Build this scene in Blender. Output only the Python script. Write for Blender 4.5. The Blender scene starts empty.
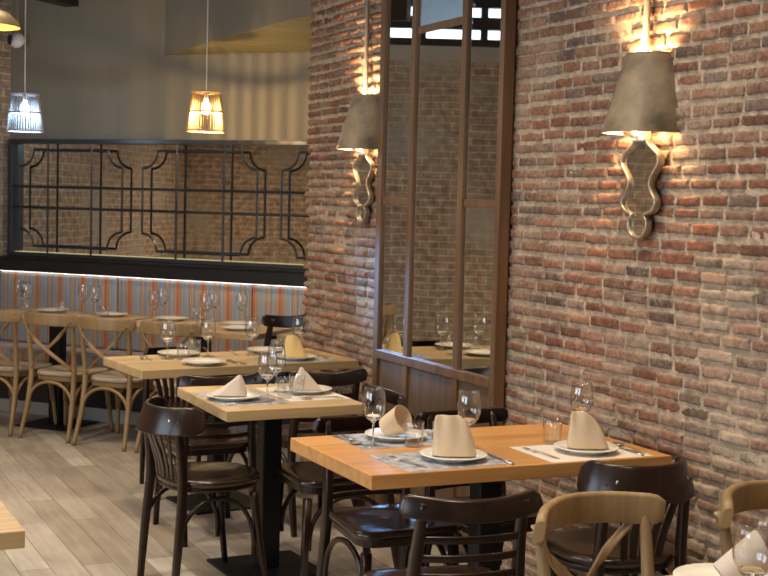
import bpy, bmesh, math, random
import numpy as np
from mathutils import Vector, Matrix
R = math.radians
random.seed(7)
rng = np.random.default_rng(7)
S = bpy.context.scene
COL = S.collection

# ------------------------------------------------------------------ materials
def mat(name):
    m = bpy.data.materials.new(name); m.use_nodes = True
    nt = m.node_tree; nt.nodes.clear()
    out = nt.nodes.new('ShaderNodeOutputMaterial')
    return m, nt, out
def N(nt, t, **kw):
    n = nt.nodes.new('ShaderNode' + t)
    for k, v in kw.items():
        if k in n.inputs: n.inputs[k].default_value = v
        else: setattr(n, k, v)
    return n
def L(nt, a, b): nt.links.new(a, b)
def rgb(c): return (c[0], c[1], c[2], 1)
def simple(name, c, rough=.5, metal=0, noise=0, nscale=20, bump=0, coat=0, spec=.5):
    m, nt, out = mat(name)
    p = N(nt, 'BsdfPrincipled', Roughness=rough, Metallic=metal)
    p.inputs['Base Color'].default_value = rgb(c)
    p.inputs['Coat Weight'].default_value = coat
    p.inputs['Coat Roughness'].default_value = .12
    p.inputs['Specular IOR Level'].default_value = spec
    if noise or bump:
        tc = N(nt, 'TexCoord'); nz = N(nt, 'TexNoise', Scale=nscale, Detail=5.)
        L(nt, tc.outputs['Object'], nz.inputs['Vector'])
        if noise:
            r = N(nt, 'ValToRGB')
            r.color_ramp.elements[0].position = .3; r.color_ramp.elements[1].position = .7
            r.color_ramp.elements[0].color = rgb([x*(1-noise) for x in c])
            r.color_ramp.elements[1].color = rgb([min(1, x*(1+noise)) for x in c])
            L(nt, nz.outputs['Fac'], r.inputs['Fac']); L(nt, r.outputs['Color'], p.inputs['Base Color'])
        if bump:
            b = N(nt, 'Bump', Strength=bump, Distance=.01)
            L(nt, nz.outputs['Fac'], b.inputs['Height']); L(nt, b.outputs['Normal'], p.inputs['Normal'])
    L(nt, p.outputs[0], out.inputs[0])
    return m
def emit(name, c, s):
    m, nt, out = mat(name)
    e = N(nt, 'Emission', Strength=s); e.inputs[0].default_value = rgb(c)
    L(nt, e.outputs[0], out.inputs[0]); return m
def wood(name, dark, light, rough=.4, axis=0, scale=1., coat=0, plank=None, bump=.05, var=.12, spec=.5):
    """grain running along the given object axis"""
    m, nt, out = mat(name)
    tc = N(nt, 'TexCoord'); mp = N(nt, 'Mapping')
    sc = [28*scale, 28*scale, 28*scale]; sc[axis] = 1.6*scale
    mp.inputs['Scale'].default_value = sc
    L(nt, tc.outputs['Object'], mp.inputs['Vector'])
    oi = N(nt, 'ObjectInfo')
    nz = N(nt, 'TexNoise', Scale=1., Detail=6., Roughness=.6, noise_dimensions='4D')
    L(nt, mp.outputs[0], nz.inputs['Vector']); L(nt, oi.outputs['Random'], nz.inputs['W'])
    r = N(nt, 'ValToRGB'); r.color_ramp.elements[0].position = .3; r.color_ramp.elements[1].position = .72
    r.color_ramp.elements[0].color = rgb(dark); r.color_ramp.elements[1].color = rgb(light)
    L(nt, nz.outputs['Fac'], r.inputs['Fac'])
    col = r.outputs['Color']
    if plank:
        # glued-up strips: alternate tint per strip
        sp = N(nt, 'SeparateXYZ'); L(nt, tc.outputs['Object'], sp.inputs[0])
        mm = N(nt, 'Math', operation='DIVIDE'); L(nt, sp.outputs[1-axis if axis < 2 else 0], mm.inputs[0]); mm.inputs[1].default_value = plank
        fl = N(nt, 'Math', operation='FLOOR'); L(nt, mm.outputs[0], fl.inputs[0])
        wn = N(nt, 'TexWhiteNoise', noise_dimensions='1D'); L(nt, fl.outputs[0], wn.inputs['W'])
        hs = N(nt, 'HueSaturation'); mr = N(nt, 'MapRange')
        mr.inputs['To Min'].default_value = 1-var; mr.inputs['To Max'].default_value = 1+var
        L(nt, wn.outputs['Value'], mr.inputs['Value']); L(nt, mr.outputs[0], hs.inputs['Value'])
        L(nt, col, hs.inputs['Color']); col = hs.outputs['Color']
    p = N(nt, 'BsdfPrincipled', Roughness=rough)
    p.inputs['Coat Weight'].default_value = coat; p.inputs['Coat Roughness'].default_value = .15
    p.inputs['Specular IOR Level'].default_value = spec
    L(nt, col, p.inputs['Base Color'])
    b = N(nt, 'Bump', Strength=bump, Distance=.004); L(nt, nz.outputs['Fac'], b.inputs['Height']); L(nt, b.outputs['Normal'], p.inputs['Normal'])
    L(nt, p.outputs[0], out.inputs[0]); return m

def brick_attr_material():
    m, nt, out = mat('old_brick')
    at = N(nt, 'Attribute', attribute_name='brick_colour')
    tc = N(nt, 'TexCoord')
    n1 = N(nt, 'TexNoise', Scale=30., Detail=9., Roughness=.78); L(nt, tc.outputs['Object'], n1.inputs['Vector'])
    n2 = N(nt, 'TexNoise', Scale=2.3, Detail=4., Roughness=.6); L(nt, tc.outputs['Object'], n2.inputs['Vector'])
    n3 = N(nt, 'TexNoise', Scale=120., Detail=4.); L(nt, tc.outputs['Object'], n3.inputs['Vector'])
    # mottling
    hs = N(nt, 'HueSaturation'); mr = N(nt, 'MapRange'); mr.inputs['From Min'].default_value = .3; mr.inputs['From Max'].default_value = .7
    mr.inputs['To Min'].default_value = .42; mr.inputs['To Max'].default_value = 1.5
    L(nt, n1.outputs['Fac'], mr.inputs['Value']); L(nt, mr.outputs[0], hs.inputs['Value']); L(nt, at.outputs['Color'], hs.inputs['Color'])
    # lime residue
    n4 = N(nt, 'TexNoise', Scale=62., Detail=9., Roughness=.72); L(nt, tc.outputs['Object'], n4.inputs['Vector'])
    ad = N(nt, 'Math', operation='MULTIPLY'); L(nt, n4.outputs['Fac'], ad.inputs[0]); L(nt, n2.outputs['Fac'], ad.inputs[1])
    rp = N(nt, 'MapRange'); rp.inputs['From Min'].default_value = .235; rp.inputs['From Max'].default_value = .37; rp.inputs['To Max'].default_value = .58
    L(nt, ad.outputs[0], rp.inputs['Value'])
    mx = N(nt, 'MixRGB'); L(nt, rp.outputs[0], mx.inputs[0]); L(nt, hs.outputs[0], mx.inputs[1]); mx.inputs[2].default_value = (.46, .345, .235, 1)
    p = N(nt, 'BsdfPrincipled', Roughness=.85); p.inputs['Specular IOR Level'].default_value = .25
    L(nt, mx.outputs[0], p.inputs['Base Color'])
    a2 = N(nt, 'Math', operation='ADD'); L(nt, n1.outputs['Fac'], a2.inputs[0]); L(nt, n3.outputs['Fac'], a2.inputs[1])
    b = N(nt, 'Bump', Strength=.4, Distance=.005); L(nt, a2.outputs[0], b.inputs['Height']); L(nt, b.outputs['Normal'], p.inputs['Normal'])
    L(nt, p.outputs[0], out.inputs[0]); return m
def brick_tex_material(name, c1, c2, mortar):
    m, nt, out = mat(name)
    tc = N(nt, 'TexCoord'); mp = N(nt, 'Mapping'); L(nt, tc.outputs['UV'], mp.inputs['Vector'])
    nz0 = N(nt, 'TexNoise', Scale=3., Detail=3.); L(nt, mp.outputs[0], nz0.inputs['Vector'])
    va = N(nt, 'VectorMath', operation='SCALE'); va.inputs['Scale'].default_value = .03; L(nt, nz0.outputs['Color'], va.inputs[0])
    vb = N(nt, 'VectorMath', operation='ADD'); L(nt, mp.outputs[0], vb.inputs[0]); L(nt, va.outputs[0], vb.inputs[1])
    bt = N(nt, 'TexBrick'); L(nt, vb.outputs[0], bt.inputs['Vector'])
    bt.inputs['Color1'].default_value = rgb(c1); bt.inputs['Color2'].default_value = rgb(c2); bt.inputs['Mortar'].default_value = rgb(mortar)
    bt.inputs['Scale'].default_value = 1.; bt.inputs['Brick Width'].default_value = .16; bt.inputs['Row Height'].default_value = .058
    bt.inputs['Mortar Size'].default_value = .007; bt.inputs['Mortar Smooth'].default_value = .4
    nz = N(nt, 'TexNoise', Scale=14., Detail=6.); L(nt, mp.outputs[0], nz.inputs['Vector'])
    hs = N(nt, 'HueSaturation'); mr = N(nt, 'MapRange'); mr.inputs['From Min'].default_value = .3; mr.inputs['From Max'].default_value = .7
    mr.inputs['To Min'].default_value = .55; mr.inputs['To Max'].default_value = 1.4
    L(nt, nz.outputs['Fac'], mr.inputs['Value']); L(nt, mr.outputs[0], hs.inputs['Value']); L(nt, bt.outputs['Color'], hs.inputs['Color'])
    n2 = N(nt, 'TexNoise', Scale=1.1, Detail=4.); L(nt, mp.outputs[0], n2.inputs['Vector'])
    rp = N(nt, 'MapRange'); rp.inputs['From Min'].default_value = .5; rp.inputs['From Max'].default_value = .62; rp.inputs['To Max'].default_value = .7
    L(nt, n2.outputs['Fac'], rp.inputs['Value'])
    mx = N(nt, 'MixRGB'); L(nt, rp.outputs[0], mx.inputs[0]); L(nt, hs.outputs[0], mx.inputs[1]); mx.inputs[2].default_value = (.42, .37, .29, 1)
    p = N(nt, 'BsdfPrincipled', Roughness=.85); L(nt, mx.outputs[0], p.inputs['Base Color'])
    sb = N(nt, 'Math', operation='SUBTRACT'); L(nt, nz.outputs['Fac'], sb.inputs[0]); L(nt, bt.outputs['Fac'], sb.inputs[1])
    b = N(nt, 'Bump', Strength=.7, Distance=.012); L(nt, sb.outputs[0], b.inputs['Height']); L(nt, b.outputs['Normal'], p.inputs['Normal'])
    L(nt, p.outputs[0], out.inputs[0]); return m
def stripe_material():
    m, nt, out = mat('striped_fabric')
    tc = N(nt, 'TexCoord'); sp = N(nt, 'SeparateXYZ'); L(nt, tc.outputs['Object'], sp.inputs[0])
    d = N(nt, 'Math', operation='DIVIDE'); L(nt, sp.outputs[0], d.inputs[0]); d.inputs[1].default_value = .205
    f = N(nt, 'Math', operation='FRACT'); L(nt, d.outputs[0], f.inputs[0])
    r = N(nt, 'ValToRGB'); cr = r.color_ramp; cr.interpolation = 'CONSTANT'
    O = (.56, .18, .09); B = (.31, .39, .50); G = (.40, .33, .27); Y = (.64, .50, .31); D = (.17, .10, .07); W = (.48, .45, .41)
    stops = [(0, O), (.15, Y), (.17, D), (.185, G), (.26, W), (.28, G), (.34, B), (.45, W), (.47, B), (.50, G), (.55, D), (.57, Y), (.60, O), (.64, Y), (.66, G), (.74, D), (.755, B), (.84, W), (.86, G), (.93, Y), (.95, D), (.97, Y)]
    cr.elements[0].position = 0; cr.elements[0].color = rgb(O)
    cr.elements[1].position = stops[1][0]; cr.elements[1].color = rgb(stops[1][1])
    for p_, c_ in stops[2:]:
        e = cr.elements.new(p_); e.color = rgb(c_)
    L(nt, f.outputs[0], r.inputs['Fac'])
    p = N(nt, 'BsdfPrincipled', Roughness=.8); p.inputs['Sheen Weight'].default_value = .2
    L(nt, r.outputs[0], p.inputs['Base Color'])
    wv = N(nt, 'TexNoise', Scale=300.); b = N(nt, 'Bump', Strength=.1); L(nt, tc.outputs['Object'], wv.inputs['Vector']); L(nt, wv.outputs['Fac'], b.inputs['Height']); L(nt, b.outputs['Normal'], p.inputs['Normal'])
    L(nt, p.outputs[0], out.inputs[0]); return m
def floor_material():
    m, nt, out = mat('oak_floor')
    tc = N(nt, 'TexCoord'); mp = N(nt, 'Mapping'); mp.inputs['Rotation'].default_value = (0, 0, R(90)); L(nt, tc.outputs['Object'], mp.inputs['Vector'])
    bt = N(nt, 'TexBrick'); L(nt, mp.outputs[0], bt.inputs['Vector']); bt.offset = .37
    bt.inputs['Color1'].default_value = (.25, .205, .155, 1); bt.inputs['Color2'].default_value = (.40, .355, .295, 1); bt.inputs['Mortar'].default_value = (.13, .10, .075, 1)
    bt.inputs['Scale'].default_value = 1; bt.inputs['Brick Width'].default_value = 1.25; bt.inputs['Row Height'].default_value = .135; bt.inputs['Mortar Size'].default_value = .0022; bt.inputs['Mortar Smooth'].default_value = .2
    m2 = N(nt, 'Mapping'); m2.inputs['Scale'].default_value = (14, 1.2, 1); L(nt, tc.outputs['Object'], m2.inputs['Vector'])
    nz = N(nt, 'TexNoise', Scale=2., Detail=7., Roughness=.6); L(nt, m2.outputs[0], nz.inputs['Vector'])
    n2 = N(nt, 'TexNoise', Scale=1.7, Detail=3.); L(nt, tc.outputs['Object'], n2.inputs['Vector'])
    av = N(nt, 'Math', operation='ADD'); L(nt, nz.outputs['Fac'], av.inputs[0]); L(nt, n2.outputs['Fac'], av.inputs[1])
    hs = N(nt, 'HueSaturation'); mr = N(nt, 'MapRange'); mr.inputs['From Min'].default_value = .7; mr.inputs['From Max'].default_value = 1.3
    mr.inputs['To Min'].default_value = .68; mr.inputs['To Max'].default_value = 1.28
    L(nt, av.outputs[0], mr.inputs['Value']); L(nt, mr.outputs[0], hs.inputs['Value']); L(nt, bt.outputs['Color'], hs.inputs['Color'])
    # knots
    vo = N(nt, 'TexVoronoi', Scale=1.9); m3 = N(nt, 'Mapping'); m3.inputs['Scale'].default_value = (1.6, .8, 1); L(nt, tc.outputs['Object'], m3.inputs['Vector']); L(nt, m3.outputs[0], vo.inputs['Vector'])
    kr = N(nt, 'MapRange'); kr.inputs['From Min'].default_value = .02; kr.inputs['From Max'].default_value = .055; kr.inputs['To Min'].default_value = .75; kr.inputs['To Max'].default_value = 0; L(nt, vo.outputs['Distance'], kr.inputs['Value'])
    mx = N(nt, 'MixRGB'); L(nt, kr.outputs[0], mx.inputs[0]); L(nt, hs.outputs[0], mx.inputs[1]); mx.inputs[2].default_value = (.10, .065, .04, 1)
    p = N(nt, 'BsdfPrincipled', Roughness=.42); L(nt, mx.outputs[0], p.inputs['Base Color'])
    b = N(nt, 'Bump', Strength=.12, Distance=.004); L(nt, nz.outputs['Fac'], b.inputs['Height']); L(nt, b.outputs['Normal'], p.inputs['Normal'])
    L(nt, p.outputs[0], out.inputs[0]); return m
def plaster_material():
    m, nt, out = mat('ribbed_wallcovering')
    tc = N(nt, 'TexCoord'); mp = N(nt, 'Mapping'); mp.inputs['Scale'].default_value = (60, 60, .7); L(nt, tc.outputs['Object'], mp.inputs['Vector'])
    nz = N(nt, 'TexNoise', Scale=1., Detail=4.); L(nt, mp.outputs[0], nz.inputs['Vector'])
    r = N(nt, 'ValToRGB'); r.color_ramp.elements[0].position = .3; r.color_ramp.elements[1].position = .7
    r.color_ramp.elements[0].color = (.222, .192, .138, 1); r.color_ramp.elements[1].color = (.240, .210, .156, 1)
    L(nt, nz.outputs['Fac'], r.inputs['Fac'])
    p = N(nt, 'BsdfPrincipled', Roughness=.8); L(nt, r.outputs[0], p.inputs['Base Color'])
    b = N(nt, 'Bump', Strength=.15, Distance=.01); L(nt, nz.outputs['Fac'], b.inputs['Height']); L(nt, b.outputs['Normal'], p.inputs['Normal'])
    L(nt, p.outputs[0], out.inputs[0]); return m
def glass_material(name, tint=(1, 1, 1), rough=0.):
    m, nt, out = mat(name)
    g = N(nt, 'BsdfGlass', Roughness=rough, IOR=1.45); g.inputs['Color'].default_value = rgb(tint)
    L(nt, g.outputs[0], out.inputs[0]); return m
def thin_glass_material(name):
    m, nt, out = mat(name)
    t = N(nt, 'BsdfTransparent'); t.inputs['Color'].default_value = (.985, .988, .985, 1)
    g = N(nt, 'BsdfGlossy', Roughness=.015); lw = N(nt, 'LayerWeight'); lw.inputs['Blend'].default_value = .5; pw = N(nt, 'Math', operation='POWER'); pw.inputs[1].default_value = 2.8; L(nt, lw.outputs['Facing'], pw.inputs[0])
    fr = N(nt, 'MapRange'); fr.inputs['To Min'].default_value = .075; fr.inputs['To Max'].default_value = .85; L(nt, pw.outputs[0], fr.inputs['Value']); mx = N(nt, 'MixShader')
    L(nt, fr.outputs[0], mx.inputs[0]); L(nt, t.outputs[0], mx.inputs[1]); L(nt, g.outputs[0], mx.inputs[2]); L(nt, mx.outputs[0], out.inputs[0]); return m
def mirror_material(name, tint, rough=.01, speck=0, bump=0, bscale=60):
    m, nt, out = mat(name)
    p = N(nt, 'BsdfPrincipled', Roughness=rough, Metallic=1.); p.inputs['Base Color'].default_value = rgb(tint)
    tc = N(nt, 'TexCoord'); nz = N(nt, 'TexNoise', Scale=bscale, Detail=3.); L(nt, tc.outputs['Object'], nz.inputs['Vector'])
    if bump:
        b = N(nt, 'Bump', Strength=bump, Distance=.01); L(nt, nz.outputs['Fac'], b.inputs['Height']); L(nt, b.outputs['Normal'], p.inputs['Normal'])
    if speck:
        n2 = N(nt, 'TexNoise', Scale=4., Detail=8., Roughness=.75); L(nt, tc.outputs['Object'], n2.inputs['Vector'])
        mr = N(nt, 'MapRange'); mr.inputs['From Min'].default_value = .58; mr.inputs['From Max'].default_value = .75; mr.inputs['To Min'].default_value = rough; mr.inputs['To Max'].default_value = rough+speck
        L(nt, n2.outputs['Fac'], mr.inputs['Value']); L(nt, mr.outputs[0], p.inputs['Roughness'])
    L(nt, p.outputs[0], out.inputs[0]); return m
def paper_material():
    m, nt, out = mat('printed_placemat')
    tc = N(nt, 'TexCoord'); vo = N(nt, 'TexNoise', Scale=22., Detail=6., Roughness=.7); L(nt, tc.outputs['Object'], vo.inputs['Vector'])
    r = N(nt, 'ValToRGB'); r.color_ramp.elements[0].position = .42; r.color_ramp.elements[1].position = .56
    r.color_ramp.elements[0].color = (.17, .18, .21, 1); r.color_ramp.elements[1].color = (.42, .42, .44, 1)
    L(nt, vo.outputs['Fac'], r.inputs['Fac'])
    p = N(nt, 'BsdfPrincipled', Roughness=.4); L(nt, r.outputs[0], p.inputs['Base Color']); L(nt, p.outputs[0], out.inputs[0]); return m

M = {}
M['brick'] = brick_attr_material()
M['brick_tex'] = brick_tex_material('plain_brickwork', (.40, .25, .16), (.34, .24, .165), (.52, .45, .34))
M['floor'] = floor_material()
M['plaster'] = plaster_material()
M['stripe'] = stripe_material()
M['ceiling'] = simple('ceiling_paint', (.15, .135, .12), .9)
M['soffit'] = wood('lined_board', (.17, .135, .055), (.27, .22, .10), .7, axis=0, scale=.7)
M['black'] = simple('black_lacquer', (.012, .013, .016), .32, noise=.2)
M['iron'] = simple('black_iron', (.030, .033, .040), .35)
M['postmetal'] = simple('black_powder_coat', (.006, .006, .006), .45, spec=.3)
M['beam'] = simple('dark_beam', (.03, .02, .015), .6, noise=.3)
M['mirror'] = mirror_material('mirror_glass', (.74, .72, .66), .012, speck=0)
M['oldmirror'] = mirror_material('aged_mirror_glass', (.66, .65, .62), .012, speck=.25)
M['ripple'] = mirror_material('rippled_mirror_glass', (.58, .65, .70), .2, bump=.18, bscale=110)
M['framewood'] = wood('frame_wood', (.10, .050, .022), (.22, .120, .058), .42, axis=2)
M['panelwood'] = wood('panel_wood', (.11, .065, .035), (.19, .12, .07), .5, axis=2)
M['table_lamplit'] = wood('tabletop_oak_lamplit', (.42, .19, .055), (.62, .32, .11), .33, axis=0, plank=.085, var=.10)  # oak with the orange cast of warm lamp light tinted into its colour
M['table_pale'] = wood('tabletop_oak_pale', (.37, .245, .11), (.56, .40, .20), .36, axis=0, plank=.085, var=.10)
M['table_end'] = wood('tabletop_end_oak', (.30, .20, .09), (.50, .36, .18), .45, axis=1)
M['darkwood'] = wood('dark_stained_beech', (.008, .0035, .002), (.024, .010, .006), .30, axis=2, coat=.1, spec=.4)
M['seatwood'] = wood('dark_stained_seat', (.014, .007, .004), (.036, .018, .010), .22, axis=1, coat=.35, spec=.5)
M['lightwood'] = wood('light_bentwood', (.20, .122, .052), (.34, .222, .105), .5, axis=2)
M['rattan'] = simple('light_woven_seat', (.48, .38, .27), .7, noise=.15, nscale=120, bump=.2)
M['glass'] = glass_material('drinking_glass')
M['thin_glass'] = thin_glass_material('thin_blown_glass')
M['porcelain'] = simple('cream_porcelain', (.80, .75, .64), .16, coat=.3)
M['napkin'] = simple('beige_linen', (.56, .43, .29), .9, noise=.06, nscale=260, bump=.12)
M['napkin_pink'] = simple('pale_rose_linen', (.56, .46, .38), .9, noise=.06, nscale=260, bump=.12)
M['napkin_yellow'] = simple('straw_linen', (.66, .46, .18), .9, noise=.06, nscale=260, bump=.12)
M['steel'] = simple('cutlery_steel', (.68, .66, .64), .28, metal=1)
M['paper'] = paper_material()
M['white_paper'] = simple('cream_paper', (.66, .60, .52), .6, noise=.05)
M['shade'] = simple('stained_parchment', (.235, .178, .11), .55, noise=.6, nscale=9, bump=.1)
M['shade_in'] = simple('shade_lining', (.85, .80, .70), .7)
M['sconce_rim'] = simple('champagne_metal', (.42, .36, .27), .40, metal=.75, noise=.25, nscale=30)
M['cable'] = simple('grey_conduit', (.24, .20, .165), .5)
M['white'] = simple('white_plastic', (.75, .74, .72), .4)
M['lens'] = simple('black_lens', (.01, .01, .012), .1)
M['brass'] = simple('brass_dome', (.20, .14, .06), .5, metal=.4)
M['brass_in'] = simple('gold_lining', (.75, .50, .16), .45, metal=.4)
M['rod_white'] = simple('whitewashed_rattan', (.42, .42, .44), .6)
M['rod_honey'] = simple('honey_rattan', (.62, .40, .17), .6)
M['skirt'] = simple('grey_kickboard', (.36, .35, .32), .5)
M['greywall'] = simple('warm_grey_paint', (.42, .39, .34), .9)
M['led'] = emit('led_yellow', (1., .86, .42), .8)
M['led_white'] = emit('led_white', (1., .97, .92), 4.5)
M['bulb_warm'] = emit('bulb_warm', (1., .72, .38), 12)
M['bulb_cool'] = emit('bulb_cool', (.70, .84, 1.), 12)
M['sky'] = emit('daylight_pane', (.66, .83, 1.), 4)

# ------------------------------------------------------------------ mesh builder
class MB:
    def __init__(s): s.v = []; s.f = []; s.sm = []; s.mi = []
    def add(s, verts, faces, smooth=False, mi=0):
        o = len(s.v); s.v += [tuple(p) for p in verts]
        for f in faces: s.f.append([i+o for i in f]); s.sm.append(smooth); s.mi.append(mi)
        return s
    def bm(s, b, smooth=False, mat4=None, mi=0):
        b.verts.index_update()
        vs = [(mat4 @ v.co if mat4 else v.co)[:] for v in b.verts]
        s.add(vs, [[v.index for v in f.verts] for f in b.faces], smooth, mi); b.free(); return s
    def box(s, x0, x1, y0, y1, z0, z1, bev=0., seg=2, mat4=None, smooth=False, mi=0):
        b = bmesh.new(); bmesh.ops.create_cube(b, size=1)
        for v in b.verts: v.co = Vector(((x0+x1)/2+v.co.x*(x1-x0), (y0+y1)/2+v.co.y*(y1-y0), (z0+z1)/2+v.co.z*(z1-z0)))
        if bev: bmesh.ops.bevel(b, geom=b.edges[:], offset=bev, segments=seg, affect='EDGES', profile=.5)
        return s.bm(b, smooth, mat4, mi)
    def prism(s, outline, z0, z1, bev=0., seg=2, smooth=False, mat4=None, mi=0):
        b = bmesh.new(); vs = [b.verts.new((x, y, z0)) for x, y in outline]
        f = b.faces.new(vs); r = bmesh.ops.extrude_face_region(b, geom=[f])
        for v in r['geom']:
            if isinstance(v, bmesh.types.BMVert): v.co.z = z1
        bmesh.ops.recalc_face_normals(b, faces=b.faces[:])
        if bev:
            ed = [e for e in b.edges if abs(e.verts[0].co.z-e.verts[1].co.z) < 1e-6]
            bmesh.ops.bevel(b, geom=ed, offset=bev, segments=seg, affect='EDGES', profile=.5)
        return s.bm(b, smooth, mat4, mi)
    def lathe(s, prof, n=32, close=False, smooth=True, mat4=None, mi=0):
        vs = []; fs = []
        for r, z in prof:
            for k in range(n):
                a = 2*math.pi*k/n; p = Vector((max(r, 1e-5)*math.cos(a), max(r, 1e-5)*math.sin(a), z)); vs.append((mat4 @ p if mat4 else p)[:])
        m = len(prof)
        for i in range(m if close else m-1):
            j = (i+1) % m
            for k in range(n):
                k2 = (k+1) % n; fs.append([i*n+k, i*n+k2, j*n+k2, j*n+k])
        return s.add(vs, fs, smooth, mi)
    def sweep(s, pts, prof, ref=(0, 0, 1), closed=False, caps=True, smooth=True, scale=None, mi=0):
        """prof: list of (a,b): a along side axis, b along the ref-ish axis; or a function of t"""
        P = [Vector(p) for p in pts]; n = len(P); rows = []; ref = Vector(ref)
        for i, p in enumerate(P):
            if closed: t = (P[(i+1) % n]-P[i-1]).normalized()
            else: t = (P[min(i+1, n-1)]-P[max(i-1, 0)]).normalized()
            side = t.cross(ref)
            if side.length < 1e-4: side = t.cross(Vector((0, 1, 0)))
            side.normalize(); up = side.cross(t)
            pr = prof(i/(n-1)) if callable(prof) else prof
            k = scale(i/(n-1)) if scale else 1
            rows.append([(p+side*a*k+up*b*k)[:] for a, b in pr])
        m = len(rows[0]); vs = [q for r_ in rows for q in r_]; fs = []
        for i in range(n if closed else n-1):
            j = (i+1) % n
            for k in range(m):
                k2 = (k+1) % m; fs.append([i*m+k, i*m+k2, j*m+k2, j*m+k])
        s.add(vs, fs, smooth, mi)
        if caps and not closed:
            o = len(s.v)-len(vs)
            s.f.append([o+k for k in range(m)][::-1]); s.sm.append(False); s.mi.append(mi)
            s.f.append([o+(n-1)*m+k for k in range(m)]); s.sm.append(False); s.mi.append(mi)
        return s
    def tube(s, pts, r, n=10, **kw):
        return s.sweep(pts, [(r*math.cos(2*math.pi*k/n), r*math.sin(2*math.pi*k/n)) for k in range(n)], **kw)
    def build(s, name, m, parent=None, loc=None, rot=0, fixn=True):
        me = bpy.data.meshes.new(name); me.from_pydata(s.v, [], s.f)
        for mm in (m if isinstance(m, (list, tuple)) else [m]): me.materials.append(mm)
        me.polygons.foreach_set('use_smooth', s.sm); me.polygons.foreach_set('material_index', s.mi)
        me.update()
        if fixn:
            b = bmesh.new(); b.from_mesh(me); bmesh.ops.recalc_face_normals(b, faces=b.faces[:]); b.to_mesh(me); b.free()
        o = bpy.data.objects.new(name, me); COL.objects.link(o)
        if loc is not None: o.location = loc
        o.rotation_euler = (0, 0, rot)
        if parent: o.parent = parent
        return o
def rrect(w, h, r, n=4):
    """rounded-rectangle profile"""
    pts = []
    for cx, cy, a0 in ((w/2-r, h/2-r, 0), (-w/2+r, h/2-r, 90), (-w/2+r, -h/2+r, 180), (w/2-r, -h/2+r, 270)):
        for k in range(n+1):
            a = R(a0+90*k/n); pts.append((cx+r*math.cos(a), cy+r*math.sin(a)))
    return pts
def bez(pts, n=12):
    """Catmull-Rom through points"""
    P = [Vector(p) for p in pts]; P = [P[0]*2-P[1]]+P+[P[-1]*2-P[-2]]; out = []
    for i in range(1, len(P)-2):
        for k in range(n):
            t = k/n; a, b, c, d = P[i-1:i+3]
            out.append(.5*((2*b)+(c-a)*t+(2*a-5*b+4*c-d)*t*t+(3*b-a-3*c+d)*t**3))
    out.append(P[-2]); return out
def tag(o, label, cat, group=None):
    o['label'] = label; o['category'] = cat
    if group: o['group'] = group
    return o
def empty(name, loc=(0, 0, 0), rz=0):
    o = bpy.data.objects.new(name, None); COL.objects.link(o); o.location = loc; o.rotation_euler = (0, 0, rz); o.empty_display_size = .05; return o
def struct(o): o['kind'] = 'structure'; return o
KIDS = {}
def copy_tree(o, parent=None):
    c = o.copy(); COL.objects.link(c)
    if parent: c.parent = parent
    for ch in [x for x in CHILD.get(o.name, [])]:
        d = copy_tree(ch, c); CHILD.setdefault(c.name, []).append(d)
    return c
CHILD = {}
def index_tree(o):
    """remember an object's children so that copies can be made quickly"""
    allo = list(bpy.data.objects)
    def rec(p):
        CHILD[p.name] = [x for x in allo if x.parent == p]
        for c in CHILD[p.name]: rec(c)
    rec(o); return o
class Proto:
    def __init__(s, root): s.root = index_tree(root); s.used = False
    def put(s, x, y, z, rz, label, cat, group=None):
        o = s.root if not s.used else copy_tree(s.root)
        s.used = True
        o.location = (x, y, z); o.rotation_euler = (0, 0, rz)
        for k in ('group',):
            if k in o: del o[k]
        tag(o, label, cat, group); return o

# ------------------------------------------------------------------ camera
f_px = 1300.; pit, rol, yw = R(3.77), R(1.50), R(25.94)
Fh = Vector((math.sin(yw), math.cos(yw), 0)); R0 = Vector((math.cos(yw), -math.sin(yw), 0)); Zv = Vector((0, 0, 1))
fw = math.cos(pit)*Fh-math.sin(pit)*Zv; up = math.sin(pit)*Fh+math.cos(pit)*Zv
rt = math.cos(rol)*R0+math.sin(rol)*up; u2 = -math.sin(rol)*R0+math.cos(rol)*up
cam = bpy.data.objects.new('camera', bpy.data.cameras.new('camera')); COL.objects.link(cam)
mw = Matrix((rt, u2, -fw)).transposed().to_4x4(); mw.translation = Vector((-2.88, 0, 1.58)); cam.matrix_world = mw
cam.data.sensor_width = 36; cam.data.lens = f_px/768*36; cam.data.clip_start = .05
cam.data.dof.use_dof = True; cam.data.dof.focus_distance = 4.35; cam.data.dof.aperture_fstop = 8.5
S.camera = cam

# ------------------------------------------------------------------ the setting
H = 3.8
b = MB(); b.add([(-5.6, -3.2, 0), (3, -3.2, 0), (3, 11, 0), (-5.6, 11, 0)], [[0, 1, 2, 3]])
struct(b.build('floor', M['floor'], fixn=False))
b = MB(); b.add([(-5.6, -3.2, H), (3, -3.2, H), (3, 11, H), (-5.6, 11, H)], [[0, 3, 2, 1]])
struct(b.build('ceiling', M['ceiling'], fixn=False))

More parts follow.
